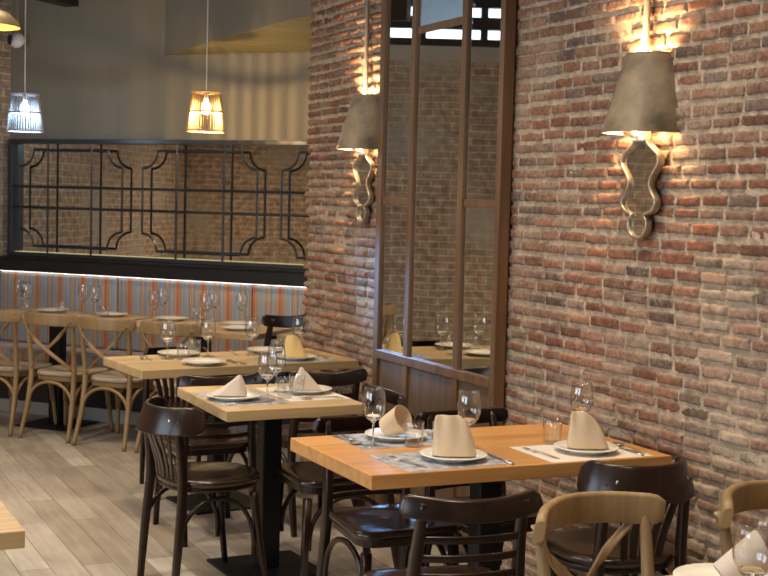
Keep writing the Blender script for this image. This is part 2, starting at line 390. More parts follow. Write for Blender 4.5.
# right-hand wall: individually shaped old bricks bedded in thick mortar (one mesh)
def brick_wall():
    V = []; F = []; Cc = []
    mort = np.array([.48, .37, .255])
    def addgrid(P, c):   # P (ny,nz,3)
        o = len(V); a, q = P.shape[:2]
        V.extend(map(tuple, P.reshape(-1, 3))); Cc.extend(map(tuple, c.reshape(-1, 3)))
        for i in range(a-1):
            for j in range(q-1):
                k = o+i*q+j; F.append((k, k+1, k+q+1, k+q))
    Y0, Y1, ZT = 1.0, 6.97, 3.3
    ys = np.arange(Y0, Y1+.001, (Y1-Y0)/240); zs = np.arange(0, ZT+.001, ZT/150)
    YY, ZZ = np.meshgrid(ys, zs, indexing='ij')
    XX = .0046+rng.normal(0, .0019, YY.shape)+.0022*np.sin(YY*5.1)*np.sin(ZZ*7.3+1); XX[-1, :] = .02
    addgrid(np.stack([XX, YY, ZZ], -1), np.broadcast_to(mort, YY.shape+(3,))*rng.uniform(.8, 1.15, YY.shape+(1,)))
    palette = np.array([(.235, .092, .054), (.19, .076, .046), (.27, .115, .066), (.165, .075, .05), (.125, .078, .060), (.29, .14, .078), (.25, .135, .09), (.16, .10, .078)])
    pw = np.array([5, 5, 4, 3, 1.2, 2, 2.5, 1.0]); pw /= pw.sum()
    z = .004; row = 0
    gu = np.array([0, .035, .09, .2, .32, .44, .56, .68, .8, .91, .965, 1]); gv = np.array([0, .12, .3, .5, .7, .88, 1])
    while z < ZT-.05:
        h = .0405+rng.uniform(-.004, .004); y = Y0-.1+(row % 2)*.066+rng.uniform(-.03, .03)
        wob = rng.uniform(0, 6)
        while y < Y1:
            w = rng.choice([.126, .130, .134, .120, .172], p=[.3, .26, .2, .14, .1])*rng.uniform(.94, 1.06)
            a, e = max(y, Y0), min(y+w, Y1+rng.uniform(-.004, .014))
            if y+w > Y1-.05: e = Y1+rng.uniform(-.004, .005)
            if e-a > .03:
                pil = a > 5.9
                dep = (.011 if pil else .0050)*rng.uniform(.3, 1.6)
                if rng.random() < .04: dep = -.002
                zz = z+.0035*math.sin(y*1.7+wob)+rng.uniform(-.002, .002); hh = h*rng.uniform(.9, 1.05)
                U, Wv = np.meshgrid(gu, gv, indexing='ij')
                ed = np.minimum(np.minimum(U, 1-U)*(e-a), np.minimum(Wv, 1-Wv)*hh)
                k = .013 if pil else .0072
                prof = 1-np.clip(1-ed/k, 0, 1)**2.2
                nz = rng.normal(0, .0014 if pil else .0007, U.shape)
                tilt = rng.normal(0, .02)*(U-.5)*(e-a)+rng.normal(0, .04)*(Wv-.5)*hh
                X = .012-prof*(dep+.012)+nz*(prof > .2)+tilt
                yj = rng.normal(0, .0022, U.shape); zj = rng.normal(0, .0018, U.shape)
                P = np.stack([X, a+U*(e-a)+yj, zz+Wv*hh+zj], -1)
                c = palette[rng.choice(len(palette), p=pw)]*rng.uniform(.8, 1.15)
                lime = rng.random()**4*(.5 if zz < 1.6 else .3)
                if abs((a+e)/2-3.30+.05*math.sin(zz*9)) < .09 and .35 < zz < 1.42: lime = .35+.6*rng.random()
                if zz < .95: lime = max(lime, rng.random()**2*.5)
                c = c*(1-lime)+np.array([.45, .35, .25])*lime
                cc = np.broadcast_to(c, U.shape+(3,)).copy()
                wgt = (np.clip(1-ed/.006, 0, 1)*.9)[..., None]; cc = cc*(1-wgt)+mort*.85*wgt
                addgrid(P, cc)
            y += w+.0100*rng.uniform(.7, 1.3)
        z += h+.0103; row += 1
    # core of the wall, its far end and the plain stretch nearer the street
    def quad(p, c=(.24, .13, .08)):
        o = len(V); V.extend(p); Cc.extend([c]*4); F.append((o, o+1, o+2, o+3))
    quad([(.02, Y1, 0), (.4, Y1, 0), (.4, Y1, H), (.02, Y1, H)])
    quad([(0, -3.2, 0), (0, Y0, 0), (0, Y0, H), (0, -3.2, H)])
    quad([(.004, Y0, ZT), (.004, Y1, ZT), (.004, Y1, H), (.004, Y0, H)])
    quad([(.4, Y1, 0), (.4, -3.2, 0), (.4, -3.2, H), (.4, Y1, H)])
    me = bpy.data.meshes.new('wall_right'); me.from_pydata(V, [], F)
    ca = me.color_attributes.new('brick_colour', 'FLOAT_COLOR', 'POINT')
    arr = np.ones((len(V), 4), np.float32); arr[:, :3] = np.array(Cc); ca.data.foreach_set('color', arr.ravel())
    me.polygons.foreach_set('use_smooth', [True]*len(F)); me.materials.append(M['brick']); me.update()
    o = bpy.data.objects.new('wall_right', me); COL.objects.link(o); return struct(o)
brick_wall()

# back wall: local frame, x to the right along the wall, y into the wall
PB = Vector((-.485, 9.501, 0)); AB = R(-49)
MBK = Matrix.Translation(PB) @ Matrix.Rotation(AB, 4, 'Z')
def bk(x, y, z=0): return MBK @ Vector((x, y, z))
def wallplane(name, p, q, z0, z1, m, flip=False):
    b = MB(); b.add([(p[0], p[1], z0), (q[0], q[1], z0), (q[0], q[1], z1), (p[0], p[1], z1)], [[0, 1, 2, 3]])
    o = b.build(name, m, fixn=False)
    l = math.hypot(q[0]-p[0], q[1]-p[1]); uv = o.data.uv_layers.new()
    for i, c in enumerate([(0, z0), (l, z0), (l, z1), (0, z1)]): uv.data[i].uv = c
    return struct(o)
b = MB(); b.box(-.96, 2.9, 0, .15, 0, H)
struct(b.build('wall_back', M['plaster'], loc=PB, rot=AB))
K = bk(-.955, 0); K2 = (-5.45, 8.15)
wl = wallplane('wall_left', K, K2, 0, 2.78, M['brick_tex'])
wallplane('wall_left_side', K2, (-5.45, -3.2), 0, .95, M['brick_tex'])
wallplane('wall_left_top', K2, (-5.45, -3.2), 2.7, H, M['greywall'])
wallplane('wall_left_pier', K2, (-5.45, 5.6), .95, 2.7, M['brick_tex'])
wallplane('wall_left_post', (-5.45, 3.1), (-5.45, 2.6), .95, 2.7, M['greywall'])
wallplane('wall_left_end', (-5.45, 0), (-5.45, -3.2), .95, 2.7, M['greywall'])
wallplane('wall_front', (-5.45, -3.2), (0, -3.2), 0, H, M['greywall'])
# clerestory above the left wall
dK = (Vector((K2[0], K2[1], 0))-K); lenK = dK.length; angK = math.atan2(dK.y, dK.x)
Kp = K+dK.normalized()*.7
wallplane('wall_left_corner', K, Kp, 2.78, H, M['brick_tex'])
b = MB(); b.box(.7, lenK, -.06, .06, 2.76, 2.88)
struct(b.build('trim_1', M['greywall'], loc=(K.x, K.y, 0), rot=angK))
b = MB(); b.box(.7, lenK, -.07, .07, 2.883, 2.94); b.box(.7, lenK, -.07, .07, 3.02, 3.12); b.box(.7, lenK, -.07, .07, 3.20, H)
for k in range(9):
    x = .73+(lenK-.73)*k/8; b.box(x-.03, x+.03, -.05, .05, 2.94, 3.20)
wf = struct(b.build('window_1', M['beam'], loc=(K.x, K.y, 0), rot=angK))
b = MB(); b.box(.72, lenK-.02, -.01, .01, 2.93, 3.21)
b.build('window_pane', M['sky'], wf)
# street windows on the left side wall (daylight comes in here)
for i, (y0, y1) in enumerate(((3.1, 5.6), (0., 2.6))):
    b = MB(); X = -5.45
    for yy in (y0+.04, (y0+y1)/2, y1-.04): b.box(X-.05, X+.05, yy-.04, yy+.04, .95, 2.7)
    b.box(X-.05, X+.05, y0, y1, .95, 1.03); b.box(X-.05, X+.05, y0, y1, 2.62, 2.7); b.box(X-.04, X+.04, y0, y1, 2.1, 2.16)
    w = struct(b.build('window_%d' % (i+2), M['beam']))
    l = bpy.data.lights.new('daylight', 'AREA'); l.shape = 'RECTANGLE'; l.size = y1-y0-.2; l.size_y = 1.6; l.energy = 60; l.color = (.82, .90, 1.)
    lo = bpy.data.objects.new('daylight', l); COL.objects.link(lo); lo.location = (X+.12, (y0+y1)/2, 1.82); lo.rotation_euler = (R(90), 0, R(-90))
# bulkhead over the end of the right wall
A = Vector((-.215, 9.217, 2.59)); Bq = Vector((.045, 7.02, 2.665)); Cq = Vector((.9, 7.02, 2.665)); Dq = bk(1.7, -.002, 2.59)
b = MB(); lo4 = [A, Bq, Cq, Dq]; b.add([p[:] for p in lo4]+[(p.x, p.y, H-.002) for p in lo4], [[0, 1, 2, 3], [0, 4, 5, 1]], mi=0)
b.mi[-1] = 1
o = b.build('trim_2', [M['soffit'], M['plaster']], fixn=False); struct(o)
# ceiling beam end, top left
b = MB(); b.box(-.46, -.335, -1.3, -.002, 2.965, 3.16)
struct(b.build('trim_3', M['beam'], loc=PB, rot=AB))

# ------------------------------------------------------------------ back wall mirror with iron lattice
zt, zb = 1.985, 1.105
root = empty('lattice_mirror', PB, AB)
tag(root, 'wide wall mirror behind black iron lattice above the striped banquette', 'mirror')
b = MB(); b.box(-.87, 2.3, -.012, -.002, zb+.02, zt-.02); b.build('mirror_pane', M['mirror'], root)
b = MB(); d0, d1 = -.085, -.0015
b.box(-.905, 2.33, d0, d1, zt-.032, zt, .003); b.box(-.905, 2.33, d0, d1, zb, zb+.03, .003); b.box(-.905, -.87, d0, d1, zb+.03, zt-.032, .003); b.box(2.29, 2.33, d0, d1, zb+.03, zt-.032, .003)
b.build('frame', M['iron'], root)
b = MB(); ly = -.07; th = .0095
def bar(p, q, w=th): b.tube([(p[0], ly, p[1]), (q[0], ly, q[1])], w, n=4, ref=(0, 1, 0), smooth=False)
x_l, x_r = -.875, 2.29; z1, z2 = zt-.03, zb+.03
bar((x_l, 1.63), (x_r, 1.63)); bar((x_l, 1.473), (x_r, 1.473))
def unit(xa, xb, xv, left=True):
    ra = .125; tz, bz = 1.905, 1.185
    for xx in xv: bar((xx, z2), (xx, z1), .0105)
    bar((xa+ra, tz), (xb-ra, tz)); bar((xa+ra, bz), (xb-ra, bz))
    bar((xa, bz+ra), (xa, tz-ra)); bar((xb, bz+ra), (xb, tz-ra))
    for cx, cz, sx, sz in ((xa, tz, 1, -1), (xb, tz, -1, -1), (xa, bz, 1, 1), (xb, bz, -1, 1)):
        pts = [(cx+sx*ra*math.cos(R(t)), ly, cz+sz*ra*math.sin(R(t))) for t in range(0, 91, 9)]
        b.tube(pts, th, n=4, ref=(0, 1, 0), smooth=False)
unit(-.80, .116, (-.545, -.153)); unit(.291, 1.231, (.578, .964)); unit(1.423, 2.25, (1.72, 2.06))
b.build('lattice', M['iron'], root)
b = MB(); b.box(-.865, 2.28, -.045, -.035, zb+.0302, zb+.0325)
b.build('light_strip', M['led'], root)

# black ledge and banquette
b = MB(); b.box(-.955, 2.33, -.15, -.001, .992, 1.088, .004)
b.box(-.955, 2.33, -.16, -.001, 1.088, 1.103, .004)
led_ = b.build('wall_ledge', M['black'], loc=PB, rot=AB)
b = MB(); b.box(-.95, 2.32, -.126, -.117, .988, .991); b.build('light_strip', M['led_white'], led_)
tag(led_, 'black lacquered ledge running between striped banquette and lattice mirror', 'ledge')
root = empty('banquette', PB, AB); tag(root, 'long wall banquette in orange, blue and beige striped fabric', 'banquette')
edges = [-.955, .113, 1.225, 2.33]
for i in range(3):
    x0, x1 = edges[i]+.003, edges[i+1]-.003
    b = MB(); b.box(x0, x1, -.115, -.002, .45, .988, .022, 3, smooth=True); b.build('backrest', M['stripe'], root)
    b = MB(); b.box(x0, x1, -.53, -.118, .33, .455, .025, 3, smooth=True); b.build('seat_cushion', M['stripe'], root)
b = MB(); b.box(-.955, 2.33, -.50, -.01, .09, .328); b.build('base', M['black'], root)
b = MB(); b.box(-.955, 2.33, -.515, -.005, 0, .088); b.build('kickboard', M['skirt'], root)

# ------------------------------------------------------------------ timber framed mirror on the brick wall
root = empty('framed_wall_mirror', (-.012, 5.34, 0)); tag(root, 'tall brown timber framed mirror divided into panes on the brick wall', 'mirror')
def fm(y0, y1, z0, z1, x0=-.055, x1=0., bb=None, bev=.004): bb.box(x0, x1, y0-5.34, y1-5.34, z0, z1, bev)
yL, yR, ztop = 5.90, 4.70, 3.2
b = MB()
fm(yL-.055, yL, .05, ztop, bb=b); fm(yR, yR+.04, .05, ztop, bb=b); fm(yR, yL, ztop, ztop+.06, bb=b)
for ya, yb_ in ((5.515, 5.56), (5.025, 5.07)): fm(ya, yb_, .05, ztop, bb=b, x0=-.054, x1=-.02)
fm(yR+.04, yL-.055, .80, .845, bb=b, x0=-.058); fm(yR+.04, yL-.055, .05, .15, bb=b, x0=-.05)
for ya, yb_, z in ((yR+.04, 5.025, 1.585), (5.56, yL-.055, 1.585), (5.07, 5.515, 2.392)): fm(ya, yb_, z-.018, z+.018, bb=b, x0=-.045)
b.build('frame', M['framewood'], root)
for ya, yb_, za, zb_, mm in ((yR+.04, 5.025, .845, 1.567, 'mirror'), (yR+.04, 5.025, 1.603, ztop, 'oldmirror'), (5.07, 5.515, .845, 2.374, 'mirror'), (5.07, 5.515, 2.41, ztop, 'ripple'), (5.56, yL-.055, .845, 1.567, 'mirror'), (5.56, yL-.055, 1.603, ztop, 'mirror')):
    b = MB(); fm(ya, yb_, za, zb_, x0=-.040, x1=-.034, bb=b, bev=0); pn = b.build('mirror_pane', M[mm], root)
    if mm == 'ripple': pn['label'] = 'rippled bluish pane'
for ya, yb_ in ((yR+.04, 5.025), (5.07, 5.515), (5.56, yL-.055)):
    b = MB(); fm(ya, yb_, .15, .80, x0=-.040, x1=-.030, bb=b, bev=0); b.build('lower_panel', M['panelwood'], root)

# ------------------------------------------------------------------ sconces
def make_sconce():
    root = empty('wall_sconce')
    xs = -.085
    def ring(ry, rx, z, n=37): return [(.018-rx*math.sin(math.pi*k/(n-1)), ry*math.cos(math.pi*k/(n-1)), z) for k in range(n)]
    def shell(mb, r0, r1, k=0.):
        n = 37; A_ = ring(*r0); B_ = ring(*r1); mb.add(A_+B_, [[i, i+1, n+i+1, n+i] for i in range(n-1)], True)
    b = MB(); shell(b, (.162, .185, 1.848), (.100, .100, 2.128)); b.tube(ring(.1625, .1855, 1.849), .0025, n=6); b.tube(ring(.1005, .1005, 2.127), .002, n=6)
    sh = b.build('lamp_shade', M['shade'], root, fixn=False)
    b = MB(); shell(b, (.1595, .1825, 1.8485), (.0975, .0975, 2.1275)); b.build('shade_lining', M['shade_in'], sh, fixn=False)
    # baluster mirror: champagne rim around a small mirror
    half0 = [(0, 1.470), (.035, 1.478), (.058, 1.505), (.060, 1.53), (.045, 1.548), (.050, 1.562), (.085, 1.572), (.108, 1.590), (.110, 1.612), (.085, 1.640), (.070, 1.668), (.085, 1.70), (.118, 1.732), (.125, 1.752), (.112, 1.775), (.075, 1.795), (.045, 1.815), (.036, 1.84)]
    half = [(y*.86, z if z > 1.55 else z+.006) for y, z in half0]
    hp = bez([(0, y, z) for y, z in half], 5); pts = hp+[Vector((0, -p.y, p.z)) for p in hp[::-1][0:-1]]
    b = MB(); b.sweep([(-.02, p.y, p.z) for p in pts], rrect(.012, .030, .005, 3), ref=(1, 0, 0), closed=True); b.build('rim', M['sconce_rim'], root)
    b = MB(); b.add([(-.022, p.y, p.z) for p in pts]+[(-.014, p.y, p.z) for p in pts], [list(range(len(pts))), list(range(2*len(pts)-1, len(pts)-1, -1))]); b.build('mirror_pane', M['mirror'], root)
    b = MB(); b.tube(bez([(-.03, 0, 1.835), (-.045, 0, 1.84), (-.065, 0, 1.84), (xs, 0, 1.86), (xs, 0, 1.90)]), .011); b.box(-.045, -.012, -.04, .04, 1.82, 1.86, .006); b.lathe([(.0, 1.885), (.02, 1.885), (.02, 1.94), (0, 1.94)], 16, mat4=Matrix.Translation((xs, 0, 0)))
    b.build('arm', M['white'], root)
    b = MB(); b.lathe([(0, 1.94), (.016, 1.945), (.03, 1.975), (.03, 1.995), (.02, 2.015), (0, 2.02)], 16, mat4=Matrix.Translation((xs, 0, 0))); b.build('bulb', M['bulb_warm'], root)
    b = MB(); b.tube([(-.022, 0, 1.86), (-.022, 0, 3.4)], .012); b.build('conduit', M['cable'], root)
    return root
def lamp(kind, loc, e, c, r=.03, parent=None, name='light'):
    l = bpy.data.lights.new(name, kind); l.energy = e; l.color = c
    if kind == 'POINT': l.shadow_soft_size = r
    o = bpy.data.objects.new(name, l); COL.objects.link(o); o.location = loc
    if parent: o.parent = parent
    return o
sc = Proto(make_sconce())
for y, lab in ((3.785, 'brown parchment shade wall sconce on open brickwork right of the framed mirror'), (6.13, 'brown parchment shade wall sconce on brick pier left of the framed mirror')):
    sc.put(-.012, y, 0, 0, lab, 'wall lamp', 'shaded wall sconces')
    lamp('POINT', (-.075, y, 2.06), 30, (1., .66, .33), .03, name='sconce_light')
    lamp('POINT', (-.085, y, 1.915), 13, (1., .66, .33), .02, name='sconce_light')

# ------------------------------------------------------------------ pendants
def pendant(name, x, y, z, rodm, bulbm, label, dz=0.):
    root = empty(name, (x, y, z)); tag(root, label, 'pendant lamp', 'slatted pendant lamps')
    b = MB(); n = 40
    for k in range(n):
        a = 2*math.pi*k/n
        b.tube([(.122*math.cos(a), .122*math.sin(a), -.125), (.092*math.cos(a), .092*math.sin(a), .125)], .0036, n=6)
    for rr, zz in ((.122, -.125), (.108, 0), (.092, .125)):
        b.tube([(rr*math.cos(2*math.pi*k/40), rr*math.sin(2*math.pi*k/40), zz) for k in range(40)], .006, n=6, closed=True)
    for a in (0, math.pi/2): b.tube([(.092*math.cos(a), .092*math.sin(a), .125), (-.092*math.cos(a), -.092*math.sin(a), .125)], .004, n=6)
    b.build('shade', rodm, root)
    b = MB(); b.tube([(0, 0, .125), (0, 0, H-z-.002)], .0035, n=8); b.lathe([(0, .085), (.018, .085), (.018, .127), (0, .127)], 12); b.build('cord', M['white'], root)
    b = MB(); b.lathe([(0, -.02), (.02, -.014), (.034, .015), (.03, .04), (.018, .065), (.012, .09)], 16); b.build('bulb', bulbm, root)
    return root
pendant('pendant_lamp', -1.21, 9.10, 2.125, M['rod_white'], M['bulb_cool'], 'white slatted pendant lamp glowing cool blue-white at the left')
lamp('POINT', (-1.21, 9.10, 2.075), 9, (.50, .74, 1.), .012)
pendant('pendant_lamp', -.247, 8.105, 2.132, M['rod_honey'], M['bulb_warm'], 'honey slatted pendant lamp glowing warm yellow before the back wall')
lamp('POINT', (-.247, 8.105, 2.085), 34, (1., .70, .36), .009)
# brass dome lamp, cut by the left edge
DX, DY, DZ = -1.907, 6.27, 2.352
root = empty('dome_pendant', (DX, DY, DZ)); tag(root, 'brass dome pendant lamp at the top left corner', 'pendant lamp')
b = MB(); b.lathe([(.02, .080), (.05, .076), (.105, .052), (.142, .018), (.155, -.01)], 32); sh = b.build('dome', M['brass'], root, fixn=False)
b = MB(); b.lathe([(.018, .077), (.05, .073), (.103, .049), (.139, .017), (.152, -.0105)], 32); b.build('lining', M['brass_in'], sh, fixn=False)
b = MB(); b.tube([(0, 0, .07), (0, 0, H-DZ-.002)], .006, n=8); b.build('cord', M['cable'], root)
b = MB(); b.lathe([(0, .008), (.018, .014), (.022, .03), (.015, .05), (.01, .073)], 16); b.build('bulb', M['bulb_warm'], root)
lamp('POINT', (DX, DY, DZ+.005), 6, (1., .75, .4), .03)
# round white camera at the corner
q = bk(-.80, -.12, 2.715)
root = empty('security_camera', q, AB); tag(root, 'round white camera fixed high in the left corner', 'camera')
b = MB(); b.lathe([(0, -.045), (.036, -.042), (.056, -.022), (.060, 0), (.056, .022), (.036, .042), (0, .045)], 24, mat4=Matrix.Rotation(R(60), 4, 'X')); b.build('housing', M['white'], root)
b = MB(); b.lathe([(0, .012), (.03, .010), (.042, 0)], 20, mat4=Matrix.Translation((-.030, -.048, -.0)) @ Matrix.Rotation(R(-32), 4, 'Z') @ Matrix.Rotation(R(90), 4, 'X')); b.build('lens', M['lens'], root)
b = MB(); b.tube([(0, .0, .06), (0, .0, H-2.717)], .010); b.build('bracket', M['cable'], root)

# ceiling downlights (above the frame)
dl = None
for i, (x, y, e) in enumerate(((-1.15, 3.45, 20), (-1.3, 5.2, 15), (-1.4, 6.7, 12), (-2.9, 2.6, 22), (-2.9, 5.0, 20), (-2.6, 7.2, 20), (-1.2, 1.5, 16), (-4.3, 4.0, 20), (-3.8, 7.2, 26))):
    root = empty('ceiling_downlight', (x, y, H)); tag(root, 'round ceiling downlight above the room', 'ceiling light', 'ceiling downlights')
    b = MB(); b.lathe([(.05, -.001), (.085, -.001), (.085, -.03), (.07, -.035), (.05, -.02)], 24, close=True); b.build('ring', M['white'], root)
    l = bpy.data.lights.new('downlight', 'SPOT'); l.spot_size = R(104); l.spot_blend = .9; l.shadow_soft_size = .16; l.energy = e*14.; l.color = (1., .85, .66)
    o = bpy.data.objects.new('downlight', l); COL.objects.link(o); o.location = (x, y, H-.04)

# added cool spot, no fixture, bounced off the framed mirror for blue seat sheen
l = bpy.data.lights.new('sheen_spot', 'SPOT'); l.spot_size = R(8.5); l.spot_blend = .6; l.shadow_soft_size = .13; l.energy = 1600; l.color = (.20, .48, 1.)
o = bpy.data.objects.new('sheen_spot', l); COL.objects.link(o); o.location = (-1.85, 9.3, 2.15)
o.rotation_euler = (Vector((0, 5.74, 1.06))-o.location).to_track_quat('-Z', 'Y').to_euler()

# ------------------------------------------------------------------ chairs
def arch(x0, y0, x1, y1, zlow, ztop, r=.011, mb=None):
    """inverted-U bentwood brace between two legs"""
    pts = []
    for k in range(25):
        t = k/24; a = math.pi*t; s_ = (1-math.cos(a))/2
        pts.append((x0+(x1-x0)*s_, y0+(y1-y0)*s_, zlow+(ztop-zlow)*math.sin(a)**.75))
    mb.tube(pts, r, n=8, ref=(0.3, .2, 0))
def outline_seat(wf, wb, d, r=.07, n=6):
    pts = []
    for cx, cy, a0 in ((wf/2-r, d/2-r, 0), (-wf/2+r, d/2-r, 90), (-wb/2+r, -d/2+r, 180), (wb/2-r, -d/2+r, 270)):
        for k in range(n+1):
            a = R(a0+90*k/n); pts.append((cx+r*math.cos(a), cy+r*math.sin(a)))
    return pts
def dished(b, outline, z0, z1, dish, bev, mi=0):
    """seat slab with a shallow hollow on top"""
    n = len(outline); vs = []; fs = []
    rings = [(1, z0), (1, z1-bev), (1-bev/.4, z1-bev*.25), (1-2.6*bev/.4, z1)]+[(k, z1-dish*(1-(k/.8)**2)) for k in (.8, .55, .3, .1)]
    rings = [(.97, z0)]+rings[0:1]+rings[1:]
    for k, z in rings: vs += [(x*k, y*k, z) for x, y in outline]
    for i in range(len(rings)-1):
        for j in range(n):
            j2 = (j+1) % n; fs.append([i*n+j, i*n+j2, (i+1)*n+j2, (i+1)*n+j])
    fs.append(list(range(n))[::-1]); fs.append([(len(rings)-1)*n+j for j in range(n)])
    b.add(vs, fs, True, mi)
def curve_rail(b, half, ycen, yend, zc, h, th, n=24, dzend=0., lean=0.):
    """flat board bent in plan; h tall, th thick"""
    pts = []
    for k in range(n+1):
        u = -1+2*k/n; x = half*u; y = ycen+(yend-ycen)*u*u; pts.append((x, y, zc+dzend*u*u))
    def prof(t):
        e = min(t, 1-t)*2; s_ = 1 if e > .12 else .55+.45*math.sqrt(1-(1-e/.12)**2)
        return [(a+lean*bb, bb) for a, bb in rrect(th, h*s_, min(th*.45, .008), 3)]
    b.sweep(pts, prof, ref=(0, 0, 1))
def make_ladder_chair():
    root = empty('ladder_back_chair')
    b = MB(); dished(b, outline_seat(.415, .36, .40), .425, .452, .008, .009); b.build('seat', M['seatwood'], root)
    b = MB(); b.prism(outline_seat(.385, .335, .37), .395, .424, .004); b.build('seat_frame', M['darkwood'], root)
    for s_ in (-1, 1):
        pts = bez([(s_*.172, -.262, 0), (s_*.170, -.222, .22), (s_*.163, -.200, .43), (s_*.152, -.225, .62), (s_*.146, -.262, .765)], 6)
        b = MB(); b.sweep(pts, rrect(.028, .036, .008, 3), ref=(0, 1, 0), scale=lambda t: .85+.3*math.sin(math.pi*t)); b.build('leg', M['darkwood'], root)
        b = MB(); b.sweep([(s_*.182, .178, 0), (s_*.176, .168, .2), (s_*.170, .160, .376)], rrect(.032, .032, .007, 3), ref=(0, 1, 0), scale=lambda t: .8+.25*t); b.build('leg', M['darkwood'], root)
    b = MB(); curve_rail(b, .205, -.296, -.232, .742, .064, .020, dzend=.014, lean=-.25); b.build('top_rail', M['darkwood'], root)
    for z in (.655, .60, .545, .49):
        t = (z-.43)/(.765-.43); yy = -.200-.062*t**1.3
        b = MB(); curve_rail(b, .148, yy-.03, yy-.002, z, .022, .011); b.build('slat', M['darkwood'], root)
    for s_ in (-1, 1):
        b = MB(); arch(s_*.168, .150, s_*.166, -.20, .16, .372, mb=b); b.build('brace', M['darkwood'], root)
    return root
def make_fan_chair():
    root = empty('fan_back_chair')
    ol = [(.205*math.cos(R(a)), .205*math.sin(R(a))*(1.02 if math.sin(R(a)) > 0 else .95)) for a in range(0, 360, 9)]
    ol = [(math.copysign(abs(x/.205)**.82*.205, x), math.copysign(abs(y/.21)**.82*.21, y)) for x, y in ol]
    b = MB(); dished(b, ol, .43, .458, .008, .009); b.build('seat', M['seatwood'], root)
    b = MB(); b.prism([(x*.95, y*.95) for x, y in ol], .408, .429, .006, smooth=True); b.build('seat_frame', M['darkwood'], root)
    for s_ in (-1, 1):
        pts = bez([(s_*.160, -.215, 0), (s_*.160, -.198, .22), (s_*.152, -.180, .44), (s_*.148, -.192, .60), (s_*.148, -.205, .70)], 6)
        b = MB(); b.sweep(pts, rrect(.027, .032, .009, 3), ref=(0, 1, 0), scale=lambda t: .85+.3*math.sin(math.pi*t)); b.build('leg', M['darkwood'], root)
        b = MB(); b.sweep(bez([(s_*.180, .190, 0), (s_*.166, .160, .2), (s_*.150, .140, .386)], 6), rrect(.032, .032, .013, 3), ref=(0, 1, 0), scale=lambda t: .75+.3*t); b.build('leg', M['darkwood'], root)
    # deep curved crest
    pts = []
    for k in range(41):
        th = R(-100+200*k/40); pts.append((.180*math.sin(th), -.128-.140*math.cos(th), .702-.006*math.cos(th)))
    def prof(t):
        e = min(t, 1-t)*2; s_ = 1 if e > .25 else .35+.65*math.sqrt(max(0, 1-(1-e/.25)**2))
        return [(a-.36*bb, bb+(1-s_)*.02) for a, bb in rrect(.017, .108*s_, .007, 3)]
    b = MB(); b.sweep(pts, prof, ref=(0, 0, 1)); b.build('crest_rail', M['darkwood'], root)
    # fan of splats
    for k in range(5):
        u = (k-2)/2; xt = .105*u; yt = -.128-.140*math.sqrt(max(0, 1-(xt/.180)**2))+.012; xb = .062*u; yb_ = -.188+.006*abs(u)
        b = MB(); b.sweep(bez([(xb, yb_, .425), (xb*1.15, yb_-.012, .52), (xt, yt, .672)], 6), rrect(.026, .008, .003, 2), ref=(0, 1, 0)); b.build('splat', M['darkwood'], root)
    for s_ in (-1, 1):
        b = MB(); arch(s_*.160, .140, s_*.164, -.205, .13, .378, .010, mb=b); b.build('brace', M['darkwood'], root)
        b = MB(); b.lathe([(0, .004), (.007, .003), (.009, 0)], 12, mat4=Matrix.Translation((s_*.125, -.232, .70)) @ Matrix.Rotation(R(90), 4, 'X')); b.build('screw', M['steel'], root)
    return root
def make_cross_chair():
    root = empty('cross_back_chair')
    b = MB(); dished(b, outline_seat(.43, .37, .42, .12, 8), .427, .452, .004, .009); b.build('seat', M['rattan'], root)
    b = MB(); b.prism(outline_seat(.415, .355, .405, .11, 8), .390, .426, .006); b.build('seat_frame', M['lightwood'], root)
    for s_ in (-1, 1):
        pts = bez([(s_*.195, -.295, 0), (s_*.180, -.235, .22), (s_*.172, -.205, .45), (s_*.178, -.225, .66), (s_*.184, -.250, .815)], 6)
        b = MB(); b.sweep(pts, rrect(.030, .030, .013, 3), ref=(0, 1, 0), scale=lambda t: .85+.3*math.sin(math.pi*t)); b.build('leg', M['lightwood'], root)
        b = MB(); b.sweep(bez([(s_*.195, .200, 0), (s_*.180, .182, .2), (s_*.165, .165, .392)], 6), rrect(.032, .032, .014, 3), ref=(0, 1, 0), scale=lambda t: .75+.3*t); b.build('leg', M['lightwood'], root)
    pts = []
    for k in range(31):
        u = -1+2*k/30; pts.append((.218*u, -.322+.112*u*u, .816-.006*u*u))
    def prof(t):
        e = min(t, 1-t)*2; s_ = 1 if e > .15 else .6+.4*math.sqrt(1-(1-e/.15)**2)
        return [(a-.15*bb, bb) for a, bb in rrect(.026, .084*s_, .011, 3)]
    b = MB(); b.sweep(pts, prof, ref=(0, 0, 1)); b.build('crest_rail', M['lightwood'], root)
    for s_ in (-1, 1):
        off = .010*s_
        p = bez([(s_*.186, -.262, .805), (s_*.10, -.288+off, .70), (0, -.275+off, .615), (-s_*.09, -.248+off, .545), (-s_*.165, -.212, .475)], 6)
        b = MB(); b.sweep(p, rrect(.009, .026, .004, 2), ref=(s_*.6, 0, .8)); b.build('cross_stave', M['lightwood'], root)
    b = MB(); arch(.180, -.228, -.180, -.228, .19, .386, .011, mb=b); b.build('brace', M['lightwood'], root)
    b = MB(); arch(.178, .175, -.178, .175, .19, .386, .011, mb=b); b.build('brace', M['lightwood'], root)
    for s_ in (-1, 1):
        b = MB(); arch(s_*.178, .168, s_*.180, -.222, .19, .386, .011, mb=b); b.build('brace', M['lightwood'], root)
    return root
ladder, fan, cross = Proto(make_ladder_chair()), Proto(make_fan_chair()), Proto(make_cross_chair())
def face(dx, dy): return math.atan2(dy, dx)-math.pi/2
GD, GX = 'dark bentwood chairs', 'light cross back chairs'
ladder.put(-1.045, 3.33, 0, R(-10), 'dark ladder back chair at the front left of the nearest table, seen from behind', 'chair', GD)
